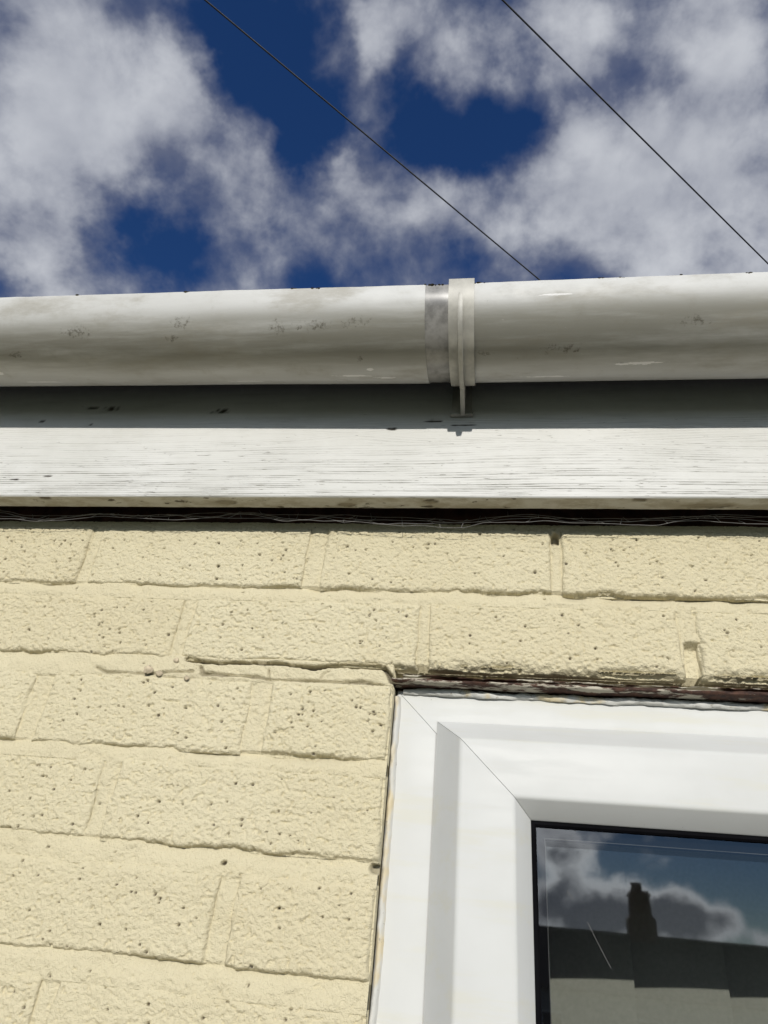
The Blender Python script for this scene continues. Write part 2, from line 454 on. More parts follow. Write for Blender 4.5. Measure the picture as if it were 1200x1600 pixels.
def mat_inner_glass():
    m, gg, b, out = material('inner_glass')
    gg.nt.nodes.remove(b)
    fr = gg.n('ShaderNodeFresnel'); fr.inputs[0].default_value = 1.52
    tr = gg.n('ShaderNodeBsdfTransparent'); tr.inputs[0].default_value = (0.90, 0.92, 0.91, 1)
    gl = gg.n('ShaderNodeBsdfGlossy'); gl.inputs['Roughness'].default_value = 0.022
    mx = gg.n('ShaderNodeMixShader')
    gg.put(mx.inputs[0], gg.math('MULTIPLY', fr.outputs[0], 2.0, clamp=True)); gg.put(mx.inputs[1], tr.outputs[0]); gg.put(mx.inputs[2], gl.outputs[0])
    gg.put(out.inputs[0], mx.outputs[0])
    return m


M_WALL = mat_wall()
M_FASC = mat_fascia()
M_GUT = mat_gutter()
M_STEEL = mat_steel()
M_UPVC = mat_upvc()
M_SEAL = mat_sealant()
M_GLASS = mat_glass()
M_GLASS2 = mat_inner_glass()
M_BARE = simple('grey_plastic', (0.27, 0.262, 0.245), 0.24, 0.40, 50.0, 0.5)
M_CLIP = simple('aged_grey_plastic', (0.47, 0.455, 0.40), 0.45, 0.22, 35.0, 0.45, 220.0, 0.1)
M_BLACK = simple('black_rubber', (0.006, 0.006, 0.007), 0.95, 0.2, spec=0.0)
M_ALU = simple('spacer_metal', (0.006, 0.006, 0.007), 0.95, 0.1, spec=0.0)
M_DULL = simple('dull_edge', (0.10, 0.10, 0.10), 0.9, 0.2, spec=0.0)
M_WOOD = simple('brown_stained_timber', (0.085, 0.038, 0.026), 0.75, 0.45, 60.0, 0.3, 300.0, 0.5)
M_WIRE = simple('galvanised_wire', (0.26, 0.25, 0.235), 0.45, 0.2, 100.0)
M_CABLE = simple('black_cable', (0.085, 0.088, 0.095), 0.6, 0.2, 20.0)
M_FABRIC = simple('blind_fabric', (0.34, 0.325, 0.285), 0.9, 0.06, 300.0, 0.1, 900.0, 0.3)
M_ROOM = simple('room_plaster', (0.45, 0.43, 0.40), 0.9, 0.05)
M_MOSS = simple('dirt_crumbs', (0.075, 0.065, 0.040), 0.95, 0.5, 200.0, 0.1)
M_TILE = simple('concrete_roof_tile', (0.06, 0.05, 0.045), 0.85, 0.3, 9.0, 0.2)
M_BRICKFAR = simple('red_brick', (0.23, 0.12, 0.085), 0.9, 0.25, 6.0, 0.2)
M_RENDER = simple('pale_render', (0.45, 0.43, 0.38), 0.9, 0.1, 2.0, 0.2)
M_POT = simple('clay_pot', (0.20, 0.10, 0.065), 0.85, 0.2, 8.0, 0.2)
M_DARKGL = simple('far_window_glass', (0.03, 0.035, 0.04), 0.1, 0.1)


def mat_ground():
    m, gg, b, _ = material('ground')
    p = pos(gg)
    sx = gg.n('ShaderNodeSeparateXYZ'); gg.put(sx.inputs[0], p)
    near = gg.ramp(gg.math('MULTIPLY_ADD', gg.noise(p, 0.8, 3.0), 0.5, sx.outputs[1]), -3.2, -2.9)
    conc = gg.mix(gg.noise(p, 3.0, 6.0, 0.65), (0.045, 0.044, 0.04), (0.075, 0.073, 0.067))
    gras = gg.mix(gg.noise(p, 4.0, 6.0, 0.7), (0.035, 0.055, 0.018), (0.09, 0.12, 0.04))
    gg.put(b.inputs['Base Color'], gg.mix(near, gras, conc))
    b.inputs['Roughness'].default_value = 0.95
    return m


# ------------------------------------------------------------------ the setting
def build_ground():
    ys = [400, 6, 0, -3, -9, -24, -60, -400]
    zs = [0, 0, 0, 0, -0.1, -0.8, -0.9, -0.9]
    v, f = [], []
    for y, z in zip(ys, zs):
        for x in (-400, -12, 0, 12, 400):
            v.append((x * 1000, y * 1000, (z - Z0) * 1000))
    for i in range(len(ys) - 1):
        for j in range(4):
            a = i * 5 + j
            f.append((a, a + 5, a + 6, a + 1))
    o = link('ground', v, f, mat_ground())
    tag(o, kind='structure')


build_ground()

WX0, WX1, WZT, WZB = -5.0, 600.0, -84.0, -1130.0          # window opening (mm)
# the room behind the window and the roof above, both closed so that no stray light comes in
T = 40
room = boxes('room_interior', [
    (-900, 1500, 3000, 3000 + T, -2200, 130), (-900 - T, -900, 110, 3000, -2200, 130), (1500, 1500 + T, 110, 3000, -2200, 130),
    (-900, 1500, 110, 3000, 130, 130 + T), (-900, 1500, 110, 3000, -2200 - T, -2200)], M_ROOM)
tag(room, kind='structure')


def build_roof():
    """tile courses running up from the gutter; seen only from farther off"""
    vs, fs = [], []
    sl = math.tan(math.radians(20))
    n = 11
    for k in range(n):
        ya, yb = -95 + k * 300, -95 + (k + 1) * 300 + 60
        za, zb = 236 + (ya + 95) * sl + 24, 236 + (yb + 95) * sl
        xs = np.arange(-2400, 2401, 75)
        base = len(vs)
        for x in xs:
            r = 9 * math.cos(x / 300 * 2 * math.pi)
            vs += [(x, ya, za + r), (x, yb, zb + r), (x, ya, za + r - 14)]
        for i in range(len(xs) - 1):
            a = base + i * 3
            fs += [(a, a + 3, a + 4, a + 1), (a + 2, a + 5, a + 3, a)]
    o = link('roof', vs, fs, M_TILE)
    tag(o, kind='structure')


build_roof()

# ------------------------------------------------------------------ the painted brick wall
wall = empty('brick_wall', (0, 60, -2220))
tag(wall, 'cream painted rough brick wall round the white window, its mortar cracked', 'brick wall')

# inner leaf, four blocks round the opening
core = boxes('wall_core', [
    (-2400, WX0 - 1, 14, 110, -2220, 74), (WX1 + 1, 2400, 14, 110, -2220, 74),
    (WX0 - 1, WX1 + 1, 26, 110, -78, 74), (WX0 - 1, WX1 + 1, 14, 110, -2220, WZB - 1)], M_WALL, wall)

# courses: (lower arris, upper arris) and the bricks along each (left, right)
ROWZ = [(1.5, 68.5), (-70.5, -9.5), (-150.5, -87.0), (-222.0, -159.0), (-297.0, -236.0), (-372.0, -311.0)]
for k in range(6, 10): ROWZ.append((-372.0 - 75 * (k - 5), -308.0 - 75 * (k - 5)))
ROWS = [
    [(-766, -551), (-541, -326), (-316, -98.5), (-81.5, 130.5), (138, 352), (362, 577), (587, 802), (812, 1027)],
    [(-874, -659), (-649, -434), (-424, -209.5), (-199, 14), (22.5, 232), (245, 459), (469, 684), (694, 909)],
    [(-766, -555), (-545, -331), (-315, -127), (-110, -5), (600, 705), (715, 930)],
    [(-681, -466), (-456, -241), (-228, -5), (600, 817), (827, 1042)],
    [(-778, -563), (-553, -338), (-327, -122.5), (-109, -5), (600, 705), (715, 930)],
    [(-681, -466), (-456, -241), (-229, -5), (600, 817), (827, 1042)]]
for k in range(6, 10): ROWS.append(ROWS[4 if k % 2 == 0 else 5])

BIGPITS = [(-123.3, -230.3, 2.6, 4.5), (-225, -82.6, 0, 0)]


def pits(x, z, y, hole, x0, x1, z0, z1, res, rnd, n, big=1.0):
    nx, nz = x.shape
    for _ in range(n):
        cx, cz = rnd.uniform(x0 + 3, x1 - 3), rnd.uniform(z0 + 3, z1 - 3)
        t = rnd.random()
        r = (0.42 + 0.18 * t + 0.55 * t ** 9) * big
        dp = rnd.uniform(0.8, 1.7) if t < 0.84 else rnd.uniform(1.8, 3.6)
        asp = rnd.uniform(0.6, 1.3); ang = rnd.uniform(-0.5, 0.5)
        i0 = max(0, int((cx - x0 - 5) / res)); i1 = min(nx, int((cx - x0 + 5) / res) + 2)
        j0 = max(0, int((cz - z0 - 5) / res)); j1 = min(nz, int((cz - z0 + 5) / res) + 2)
        if i1 <= i0 or j1 <= j0: continue
        dx = x[i0:i1, j0:j1] - cx; dz = z[i0:i1, j0:j1] - cz
        a = (dx * math.cos(ang) + dz * math.sin(ang)) / 1.35; b = (-dx * math.sin(ang) + dz * math.cos(ang)) / asp
        d = np.sqrt(a * a + b * b) / r
        w = np.clip((1.3 - d) * 1.4, 0, 1); w = w * w * (3 - 2 * w)
        y[i0:i1, j0:j1] += w * dp
        if dp > 1.9: hole[i0:i1, j0:j1] = np.maximum(hole[i0:i1, j0:j1], np.clip(w * 1.4 - 0.45, 0, 1))


def relief(x, z, amp=1.0):
    """rough masonry face, + is towards the viewer (mm)"""
    xw = x + 0.7 * vn(x, z, 5.0, 101) + 0.4 * vn(x, z, 2.1, 102)
    zw = z + 0.6 * vn(x, z, 5.0, 103) + 0.3 * vn(x, z, 2.1, 104)
    n = 0.42 * vn(x, z, 34, 11) + 0.20 * vn(x, z, 11, 12) + 0.22 * vn(xw, zw, 5.2, 13, 4.0)
    l = vn(xw, zw, 2.8, 14, 1.9)
    l2 = vn(xw, zw, 1.7, 16, 1.3)
    n += amp * (0.30 * l - 1.1 * np.clip(-l - 0.42, 0, 1) + 0.30 * l2 - 0.9 * np.clip(-l2 - 0.45, 0, 1))
    n += amp * 0.16 * vn(x, z, 1.1, 15)
    # sharp-edged pores of any shape, half filled with paint
    v = vn(xw, zw, 4.4, 17, 2.9) + 0.45 * vn(x, z, 1.6, 18)
    dens = 0.70 - 0.14 * vn(x, z, 48, 19)
    n -= amp * 1.25 * np.clip((v - dens) / 0.14, 0, 1)
    return n


def add_brick(x0, x1, z0, z1, res, seed, row):
    rnd = random.Random(seed)
    fine = res < 1.5
    nx = int((x1 - x0) / res) + 2; nz = int((z1 - z0) / res) + 2
    xs = np.linspace(x0, x1, nx); zs = np.linspace(z0, z1, nz)
    x, z = np.meshgrid(xs, zs, indexing='ij')
    rag = 1.7 * vn(x, z * 0 + seed, 26, seed) + 1.1 * vn(x, z * 0 + seed, 8, seed + 1) + 0.6 * vn(x, z * 0, 2.8, seed + 2)
    ragt = 1.2 * vn(x, z * 0 + seed, 20, seed + 8) + 0.5 * vn(x, z * 0, 5, seed + 9)
    ragl = 1.9 * vn(z, x * 0 + seed, 18, seed + 6) + 0.7 * vn(z, x * 0 + seed, 5, seed + 7)
    ragr = 1.9 * vn(z, x * 0 + seed, 18, seed + 16) + 0.7 * vn(z, x * 0 + seed, 5, seed + 17)
    rb = 3.0; chip = 0.0
    if row == 1 and x0 > -30:                               # broken lower arrises over the lintel
        rb = 7.0
        rag = rag * 1.7 + 1.5 * vn(x, z * 0, 12, 77)
    eb = z - z0 - 1.3 - rag * 0.95
    et = z1 - z - 0.5 - ragt * 0.5
    el = x - x0 - 0.6 - ragl * 0.7
    er = x1 - x - 0.6 - ragr * 0.7
    def roll(e, r, d):
        k = np.clip((r - e) / r, 0, 1)
        return d * (1 - np.sqrt(np.maximum(0, 1 - k * k))), k
    # paint fills the joints unevenly, so each arris drops away by a different amount along its length
    fl = np.clip(0.68 + 0.65 * vn(z, x * 0 + seed, 21, seed + 31), 0.12, 1)
    fr = np.clip(0.68 + 0.65 * vn(z, x * 0 + seed, 21, seed + 32), 0.12, 1)
    fb = np.clip(0.75 + 0.6 * vn(x, z * 0 + seed, 38, seed + 33), 0.3, 1)
    db, kb = roll(eb, rb * (0.7 + 0.5 * fb), 6.0 * fb + 1.0)
    dt, kt = roll(et, 7.0, 2.6)
    dl, kl = roll(el, 3.8, 5.0 * fl)
    dr, kr = roll(er, 3.8, 5.0 * fr)
    if abs(x1 + 5) < 1: dr, kr = roll(er, 3.5, 5.0)
    drop = np.maximum(np.maximum(db, dt), np.maximum(dl, dr)) + 0.35 * np.minimum(np.maximum(db, dt), np.maximum(dl, dr))
    c = np.maximum(np.maximum(kb, kt * 0.4), np.maximum(kl, kr) * 0.7)
    tilt = rnd.uniform(-0.6, 0.6) * (x - (x0 + x1) / 2) / 110 + rnd.uniform(-0.3, 0.3) * (z - (z0 + z1) / 2) / 32
    y = drop - relief(x, z, (1.0 if fine else 0.7) * rnd.uniform(0.8, 1.2)) * np.clip(1.2 - c * 0.6, 0.4, 1) + tilt + rnd.uniform(-0.6, 0.3)
    if row == 1 and x0 > -30:                               # spalled, rough band along the bottom
        m = np.clip(1 - (z - z0) / 13.0, 0, 1)
        y += m * (1.8 * vn(x, z, 7, 91, 4) + 1.3 * vn(x, z, 2.8, 92) + 2.6 * m)
    hole = np.zeros_like(y)
    if fine: pits(x, z, y, hole, x0, x1, z0, z1, res, rnd, int((x1 - x0) * (z1 - z0) / 62 * rnd.uniform(0.45, 1.6)))
    V_ = np.stack([x.ravel(), y.ravel(), z.ravel()], 1)
    F_ = grid_faces(nx, nz).tolist()
    # skirt back into the wall
    ring = [i * nz for i in range(nx)] + [(nx - 1) * nz + j for j in range(1, nz)] + [i * nz + nz - 1 for i in range(nx - 2, -1, -1)] + [j for j in range(nz - 2, 0, -1)]
    back = V_[ring].copy(); back[:, 1] = 13.5
    k = len(V_)
    V_ = np.vstack([V_, back])
    n = len(ring)
    F_ += [(ring[(i + 1) % n], ring[i], k + i, k + (i + 1) % n) for i in range(n)]
    o = link('brick', V_, F_, M_WALL, core, smooth=True, origin=((x0 + x1) / 2, 0, (z0 + z1) / 2))
    attr(o, 'hole', np.concatenate([hole.ravel(), np.zeros(n)]))
    return o


seed = 100
for r, (zz, bricks) in enumerate(zip(ROWZ, ROWS)):
    for (a, b) in bricks:
        seed += 7
        seen = b > -470 and a < 360 and r < 6
        near = b > -600 and a < 480 and r < 8
        add_brick(a, b, zz[0], zz[1], 0.78 if seen else (2.0 if near else 4.0), seed, r)

# the brickwork below, too far out of the picture to matter singly
low = []
for k in range(10, 30):
    zt = -308.0 - 75 * (k - 5)
    off = 0 if k % 2 else 112
    x = -2300 + off
    while x < 2200:
        if not (x + 215 > WX0 and x < WX1 and zt > WZB): low.append((x, x + 215, 0, 13.5, zt - 64, zt))
        x += 225
lowb = boxes('lower_brickwork', low, M_WALL, core)
tag(lowb, kind='stuff')

# mortar: one painted surface in the joints, weathered back under each course
CRACKS = [  # polyline, half width, depth
    ([(-275.8, -81.7), (-265.3, -85.5), (-225.5, -86.2), (-205, -83.5), (-184.6, -81.6)], 0.8, 3.0),
    ([(-192, -70.5), (-179.8, -71.8), (-156.0, -72.4), (-130, -71.4), (-103.9, -71.8), (-74.9, -74.0), (-60, -71.6), (-47.3, -71.0), (-14.1, -71.0), (-6.4, -82.6)], 1.25, 9.0),
    ([(-178.4, -77.8), (-174.6, -83.5), (-150, -83.6), (-125.3, -84.4), (-116.2, -86.9), (-90, -86.4), (-68.1, -86.5), (-34.9, -85.6), (-12.8, -88.0)], 0.9, 4.0),
    ([(-115.0, -78.1), (-113.4, -86.7)], 0.9, 5.0), ([(-68.5, -83.7), (-66.4, -79.0), (-61.1, -76.5)], 0.6, 2.5),
    ([(-118.5, -60), (-120, -75)], 0.5, 1.0)]


def seg_dist(x, z, pts):
    d = np.full(x.shape, 1e9)
    for (ax, az), (bx, bz) in zip(pts[:-1], pts[1:]):
        L = (bx - ax) ** 2 + (bz - az) ** 2 + 1e-9
        t = np.clip(((x - ax) * (bx - ax) + (z - az) * (bz - az)) / L, 0, 1)
        d = np.minimum(d, np.hypot(x - ax - t * (bx - ax), z - az - t * (bz - az)))
    return d


def build_mortar(xa, xb, za, zb, res, name):
    xs = np.arange(xa, xb + res, res); zs = np.arange(za, zb + res, res)
    x, z = np.meshgrid(xs, zs, indexing='ij')
    y = np.full(x.shape, 2.6)
    tb = np.zeros(x.shape)
    bed = np.zeros(x.shape)
    for r in range(len(ROWZ) - 1):
        top, bot = ROWZ[r][0], ROWZ[r + 1][1]
        t = np.clip((top - z + 1.0) / (top - bot), -0.3, 1.3)
        m = (z < top + 3.5) & (z > bot - 3.5)
        fx = np.clip(0.62 + 0.55 * vn(x, x * 0 + r * 9, 46, 131) + 0.25 * vn(x, x * 0 + r * 9, 13, 132), 0.12, 1.1)
        yy = 0.8 + 5.2 * fx * np.clip(1 - t, 0, 1.2) ** 1.6
        if r == 0: yy = yy + (3.0 + 2.0 * vn(x, z, 17, 133)) * np.clip(x / 40 - 1.2, 0, 1) * np.clip(1.15 - 1.4 * t, 0, 1)
        if r == 1:
            k = np.clip((x + 290) / 30, 0, 1) * np.clip((-x - 3) / 4, 0, 1)
            yy = yy * (1 - k) + k * np.where(t < 1.0, 0.35 + 0.9 * np.clip(1 - t, 0, 1) ** 2, 0.35 + 8 * (t - 1.0))
            yy = np.where(x > -6, 23.0, yy)
        y = np.where(m, yy, y)
        tb = np.where(m, np.clip(t, 0, 1), tb)
        bed = np.where(m, 1, bed)
    inside = np.zeros(x.shape, bool); behind = np.zeros(x.shape, bool)
    perp = np.full(x.shape, 9.0)
    for (z0, z1), row in zip(ROWZ, ROWS):
        for (a, b) in row:
            inside |= (x > a + 7) & (x < b - 7) & (z > z0 + 7) & (z < z1 - 7)
            behind |= (x > a + 4) & (x < b - 4) & (z > z0 + 4) & (z < z1 - 4)
        for (a, b), (c, d) in zip(row[:-1], row[1:]):
            if c - b > 50: continue
            m = (x > b - 3) & (x < c + 3) & (z > z0 - 1) & (z < z1 + 1) & (bed < 0.5)
            u = (x - b) / (c - b)
            y = np.where(m, 1.5 + 1.0 * np.abs(u * 2 - 1) ** 2 + 1.1 * vn(x, z, 26, 137), y)
    y = np.where(behind, 9.5, y)
    gritty = np.where(bed > 0.5, np.clip(0.22 + 0.55 * tb + 0.45 * vn(x, z, 30, 35), 0.15, 1.0), np.clip(0.75 + 0.4 * vn(x, z, 20, 36), 0.3, 1.0))
    y += bed * 0.9 * vn(x, z, 13, 38, 8)
    y -= 0.45 * vn(x, z, 24, 31) + 0.38 * vn(x, z, 8, 32) + gritty * relief(x, z, 1.0)
    hole = np.zeros(x.shape)
    wob = 0.8 * vn(x, z, 9, 55) + 0.4 * vn(x, z, 3, 56)
    for pts, hw, dp in CRACKS:
        d = seg_dist(x + wob, z + wob * 0.7, pts)
        hv = hw * (1 + 0.9 * vn(x, z, 17, 58))
        w = np.clip((hv + 0.8 - d) / 1.2, 0, 1)
        y += dp * w
        hole = np.maximum(hole, np.clip(w * 1.2 - 0.3, 0, 1) * min(1.0, dp / 6.0) * 0.95)
    # missing mortar
    for (hx, hz, rx, rz, dp) in [(134.5, 59, 4.5, 6, 9), (-4, -225, 7, 4.5, 8), (-123.3, -230.3, 1.9, 1.6, 5.5), (239, -58, 6.2, 17, 9.0)]:
        if rz > 10: d = np.maximum(np.abs(x + 0.10 * (z + 58) * -1 - hx + wob * 0.4) / rx, np.abs(z - hz + wob * 0.6) / rz)
        else: d = np.hypot((x - hx + wob) / rx, (z - hz + wob) / rz)
        w = np.clip((1.15 - d) / 0.25, 0, 1)
        y += dp * w
        if rz < 10: hole = np.maximum(hole, np.clip(w * 1.3 - 0.4, 0, 1) * (0.9 if rz < 2 else 0.55))
    rnd = random.Random(5)
    pits(x, z, y, hole, xa, xb, za, zb, res, rnd, 900, 0.9) if res < 1.5 else None
    out = (x > WX0) & (x < WX1) & (z < -77)                  # the window opening
    f = grid_faces(*x.shape)
    bad = (inside | out).ravel()
    f = f[~bad[f].all(axis=1)]
    f = f[~out.ravel()[f].any(axis=1)]
    used = np.unique(f)
    remap = np.zeros(x.size, int); remap[used] = np.arange(len(used))
    Vv = np.stack([x.ravel(), y.ravel(), z.ravel()], 1)[used]
    o = link(name, Vv, remap[f], M_WALL, core, smooth=True)
    attr(o, 'hole', hole.ravel()[used])
    return o


build_mortar(-470, 400, -385, 74.5, 1.0, 'mortar')
build_mortar(-900, -469, -690, 74.5, 4.0, 'mortar')
build_mortar(399, 1050, -690, 74.5, 4.0, 'mortar')
build_mortar(-470, 400, -690, -384, 4.0, 'mortar')

# ------------------------------------------------------------------ flakes of mortar loose in the joint
def pebble(name, x, y, z, r, mat, parent, seed, sq=(1, 1, 1)):
    rnd = random.Random(seed)
    vs, fs = [], []
    n, m = 9, 6
    for i in range(m + 1):
        th = math.pi * i / m
        for j in range(n):
            ph = 2 * math.pi * j / n
            k = r * rnd.uniform(0.75, 1.2)
            vs.append((x + sq[0] * k * math.sin(th) * math.cos(ph), y + sq[1] * k * math.sin(th) * math.sin(ph), z + sq[2] * k * math.cos(th)))
    for i in range(m):
        for j in range(n):
            a, b = i * n + j, i * n + (j + 1) % n
            fs.append((a, a + n, b + n, b))
    return link(name, vs, fs, mat, parent, smooth=True, sharp=50, origin=(x, y, z))


M_FLAKE = simple('broken_mortar', (0.52, 0.44, 0.31), 0.9, 0.25, 200.0, 0.1)
for i, (x, y, z, r) in enumerate([(-225, -1.2, -82.6, 3.4), (-214, -0.6, -85.5, 2.4), (-187.8, -0.5, -88.5, 2.0), (-201.5, -0.2, -72.5, 2.0)]):
    pebble('mortar_fragment', x, y, z, r, M_FLAKE, core, 40 + i, (1.3, 0.7, 1.1))

# ------------------------------------------------------------------ lintel over the window
def ragged_strip(name, xa, xb, zt, zb, yf, yb, mat, seed, amp_z=0.8, amp_y=0.8, res=1.5, parent=None, zbow=None):
    """long bar with an uneven front: front/top/bottom profile swept along x"""
    xs = np.arange(xa, xb + res, res)
    prof = [(yb, zt), (yf + 1.2, zt), (yf, zt - 0.25 * (zt - zb)), (yf - 0.2, (zt + zb) / 2), (yf, zb + 0.25 * (zt - zb)), (yf + 1.2, zb), (yb, zb)]
    vs = []
    for i, (py, pz) in enumerate(prof):
        edge = 0.0 if i in (0, 6) else 1.0
        dy = edge * amp_y * (vn(xs, xs * 0 + i * 2.1, 26, seed) + 0.7 * vn(xs, xs * 0 + i * 3.3, 7, seed + 1) + 0.4 * vn(xs, xs * 0 + i * 5, 2.6, seed + 4))
        side = 1 if i < 3 else -1
        dz = amp_z * (vn(xs, xs * 0 + side * 7, 30, seed + 2) + 0.8 * vn(xs, xs * 0 + side * 5, 8, seed + 3) + 0.4 * vn(xs, xs * 0 + side, 3, seed + 5)) * (0.35 if i == 3 else 1)
        vs.append(np.stack([xs, py + dy, pz + dz * edge], 1))
    n, k = len(xs), len(prof)
    V_ = np.concatenate(vs)
    F_ = []
    for i in range(k - 1):
        for j in range(n - 1):
            F_.append((i * n + j, i * n + j + 1, (i + 1) * n + j + 1, (i + 1) * n + j))
    F_.append(tuple(i * n for i in range(k)))
    F_.append(tuple(i * n + n - 1 for i in reversed(range(k))))
    return link(name, V_, F_, mat, parent, smooth=True, sharp=45, origin=((xa + xb) / 2, yb, zb))


lint = empty('steel_lintel', (300, 20, -84))
tag(lint, 'rusty steel lintel with flaking paint above the white window frame', 'lintel')
ragged_strip('lintel_flange', -7, 640, -79.6, -82.9, 1.0, 25, M_STEEL, 21, 0.55, 0.8, parent=lint)
ragged_strip('rust_scale', 2, 640, -75.8, -77.0, 5.0, 24, M_STEEL, 33, 0.7, 1.4, parent=lint)
ragged_strip('paint_crust', 2, 600, -83.8, -89.0, 14.0, 25, M_SEAL, 47, 0.8, 1.2, parent=lint)

# ------------------------------------------------------------------ the window
win = empty('window', (300, 40, WZB))
tag(win, 'white plastic casement window set under the rusty lintel, sky mirrored in its pane', 'window')


def mitred(names, outer, prof, mat, parent, gap=0.22, close=True):
    """four mitred lengths round a rectangle. outer = (x0, x1, ztop, zbot); prof = [(inset, y)...] closed loop"""
    x0, x1, zt, zb = outer
    res = []
    sides = [('L', (x0, zb), (x0, zt)), ('T', (x0, zt), (x1, zt)), ('R', (x1, zt), (x1, zb)), ('B', (x1, zb), (x0, zb))]
    for nm, (s, a, b) in zip(names, sides):
        vs = []
        n = len(prof)
        for end in (0, 1):
            for (o, y) in prof:
                gp = gap if end == 0 else -gap
                if s == 'L': p = (x0 + o, y, zb + o + gp if end == 0 else zt - o + gp)
                if s == 'T': p = (x0 + o + gp if end == 0 else x1 - o + gp, y, zt - o)
                if s == 'R': p = (x1 - o, y, zt - o - gp if end == 0 else zb + o - gp)
                if s == 'B': p = (x1 - o - gp if end == 0 else x0 + o - gp, y, zb + o)
                vs.append(p)
        fs = [(i, (i + 1) % n, n + (i + 1) % n, n + i) for i in range(n)]
        fs.append(tuple(reversed(range(n)))); fs.append(tuple(n + i for i in range(n)))
        o = link(nm, vs, fs, mat, parent, smooth=True, sharp=24, origin=((a[0] + b[0]) / 2, 20, (a[1] + b[1]) / 2))
        res.append(o)
    return res


def arc(o, y, r, a0, a1, n=5):
    """points round a corner: centre (o, y)"""
    return [(o + r * math.cos(math.radians(a0 + (a1 - a0) * i / n)), y + r * math.sin(math.radians(a0 + (a1 - a0) * i / n))) for i in range(n + 1)]


WF = (-3.6, 598.0, -85.0, -1126.0)
fprof = [(0, 78)] + arc(2.2, 20.2, 2.2, 180, 270, 4) + [(20, 17.6), (34.6, 18.0), (35.4, 18.6), (35.4, 30), (58, 30), (58, 78)]
mitred(['frame_jamb', 'frame_head', 'frame_jamb', 'frame_sill'], WF, fprof, M_UPVC, win)
SF = (32.0, 562.4, -109.6 - 1.0, -1090.0)
# sash: bevel out from the frame, flat face, chamfer down to the pane
sprof = [(0.0, 29.5), (0.0, 16.2), (0.5, 15.4)] + [(18.9, -9.6), (19.7, -10.7), (20.6, -11.5), (21.8, -12.0), (23.4, -12.2)] + \
        [(59.0, -12.2), (60.6, -12.0), (61.8, -11.4), (62.7, -10.4)] + [(73.2, 2.6), (73.9, 4.0), (73.9, 6.4)] + [(73.9, 29.5)]
mitred(['sash_stile', 'sash_rail', 'sash_stile', 'sash_rail'], SF, sprof, M_UPVC, win)
GF = (SF[0] + 73.0, SF[1] - 73.0, SF[2] - 73.0, SF[3] + 73.0)
gprof = [(0.5, 5.0), (3.4, 4.6), (4.8, 6.0), (4.8, 7.6), (0.5, 7.6)]
mitred(['gasket'] * 4, GF, gprof, M_BLACK, win, gap=0.0)
pg0 = (GF[0] + 1, GF[1] - 1, GF[2] - 1, GF[3] + 1)
sp = [(3.0, 12.5), (11.0, 12.5), (11.0, 25.5), (3.0, 25.5)]
mitred(['spacer_bar'] * 4, GF, sp, M_ALU, win, gap=0.0)
mitred(['spacer_edge'] * 4, GF, [(10.6, 13.0), (11.6, 13.0), (11.6, 14.0), (10.6, 14.0)], M_DULL, win, gap=0.0)
for nm, y, mt in (('glass_pane', 8.0, M_GLASS), ('glass_pane', 30.0, M_GLASS2)):
    link(nm, [(pg0[0], y, pg0[3]), (pg0[1], y, pg0[3]), (pg0[1], y, pg0[2]), (pg0[0], y, pg0[2])], [(0, 1, 2, 3)], mt, win, origin=(300, y, -600))

for pts in ([(143.0, 7.5, -247.4), (149.2, 7.5, -259.6), (156.6, 7.5, -273.2)], [(130.1, 7.5, -229.1), (134.3, 7.5, -234.0)], [(116.0, 7.5, -293.5), (119.2, 7.5, -297.4)]):
    sv, sf = tube(pts, 0.11, 4)
    link('scratch', sv, sf, M_WIRE, win)

# bead of sealant between the left jamb and the bricks
def bead(name, x0, ya, zt, zb, parent):
    zs = np.arange(zb, zt, 1.6)
    vs = []
    prof = [(-2.0, 21.0), (-0.6, 15.4), (1.2, 14.6), (3.0, 16.6), (4.6, 18.6)]
    for i, (px, py) in enumerate(prof):
        w = 0.8 * vn(zs, zs * 0 + i, 26, 63) + 0.5 * vn(zs, zs * 0 + i, 7, 64) + 0.25 * vn(zs, zs * 0 + i * 2, 2.7, 65)
        vs.append(np.stack([x0 + px + w * (0.3 if i == 0 else 1.0), ya + py + (w * 0.7 if 0 < i < 4 else 0 * w), zs], 1))
    n = len(zs)
    F_ = [(i * n + j, (i + 1) * n + j, (i + 1) * n + j + 1, i * n + j + 1) for i in range(len(prof) - 1) for j in range(n - 1)]
    return link(name, np.concatenate(vs), F_, M_SEAL, parent, smooth=True, origin=(x0, 15, zb))


bead('sealant_bead', -3.4, 0, -91, -1120, win)

# ------------------------------------------------------------------ vertical blind in the room
blind = empty('vertical_blind', (300, 235, -120))
tag(blind, 'grey vertical blind hanging inside behind the window pane', 'blind')
boxes('head_rail', [(40, 590, 215, 255, -112, -90)], M_UPVC, blind)
sx = 203.0 - 2 * 82.0
while sx < 590:
    n = 7
    vs = []
    for i in range(n):
        t = i / (n - 1)
        x = sx + t * 86.0
        y = 244 - 17.0 * t - 2.2 * math.sin(math.pi * t)
        vs += [(x, y, -1130), (x, y, -114), (x, y + 0.6, -114), (x, y + 0.6, -1130)]
    fs = []
    for i in range(n - 1):
        a = i * 4
        for k in range(4): fs.append((a + k, a + 4 + k, a + 4 + (k + 1) % 4, a + (k + 1) % 4))
    link('slat', vs, fs, M_FABRIC, blind, smooth=True, sharp=40, origin=(sx + 43, 236, -620))
    sx += 82.0

# ------------------------------------------------------------------ wall plate and netting in the eaves gap
plate = boxes('wall_plate', [(-2400, 2400, 8, 100, 76, 132)], M_WOOD)
tag(plate, 'dark brown timber on top of the wall in the shaded eaves gap', 'timber')


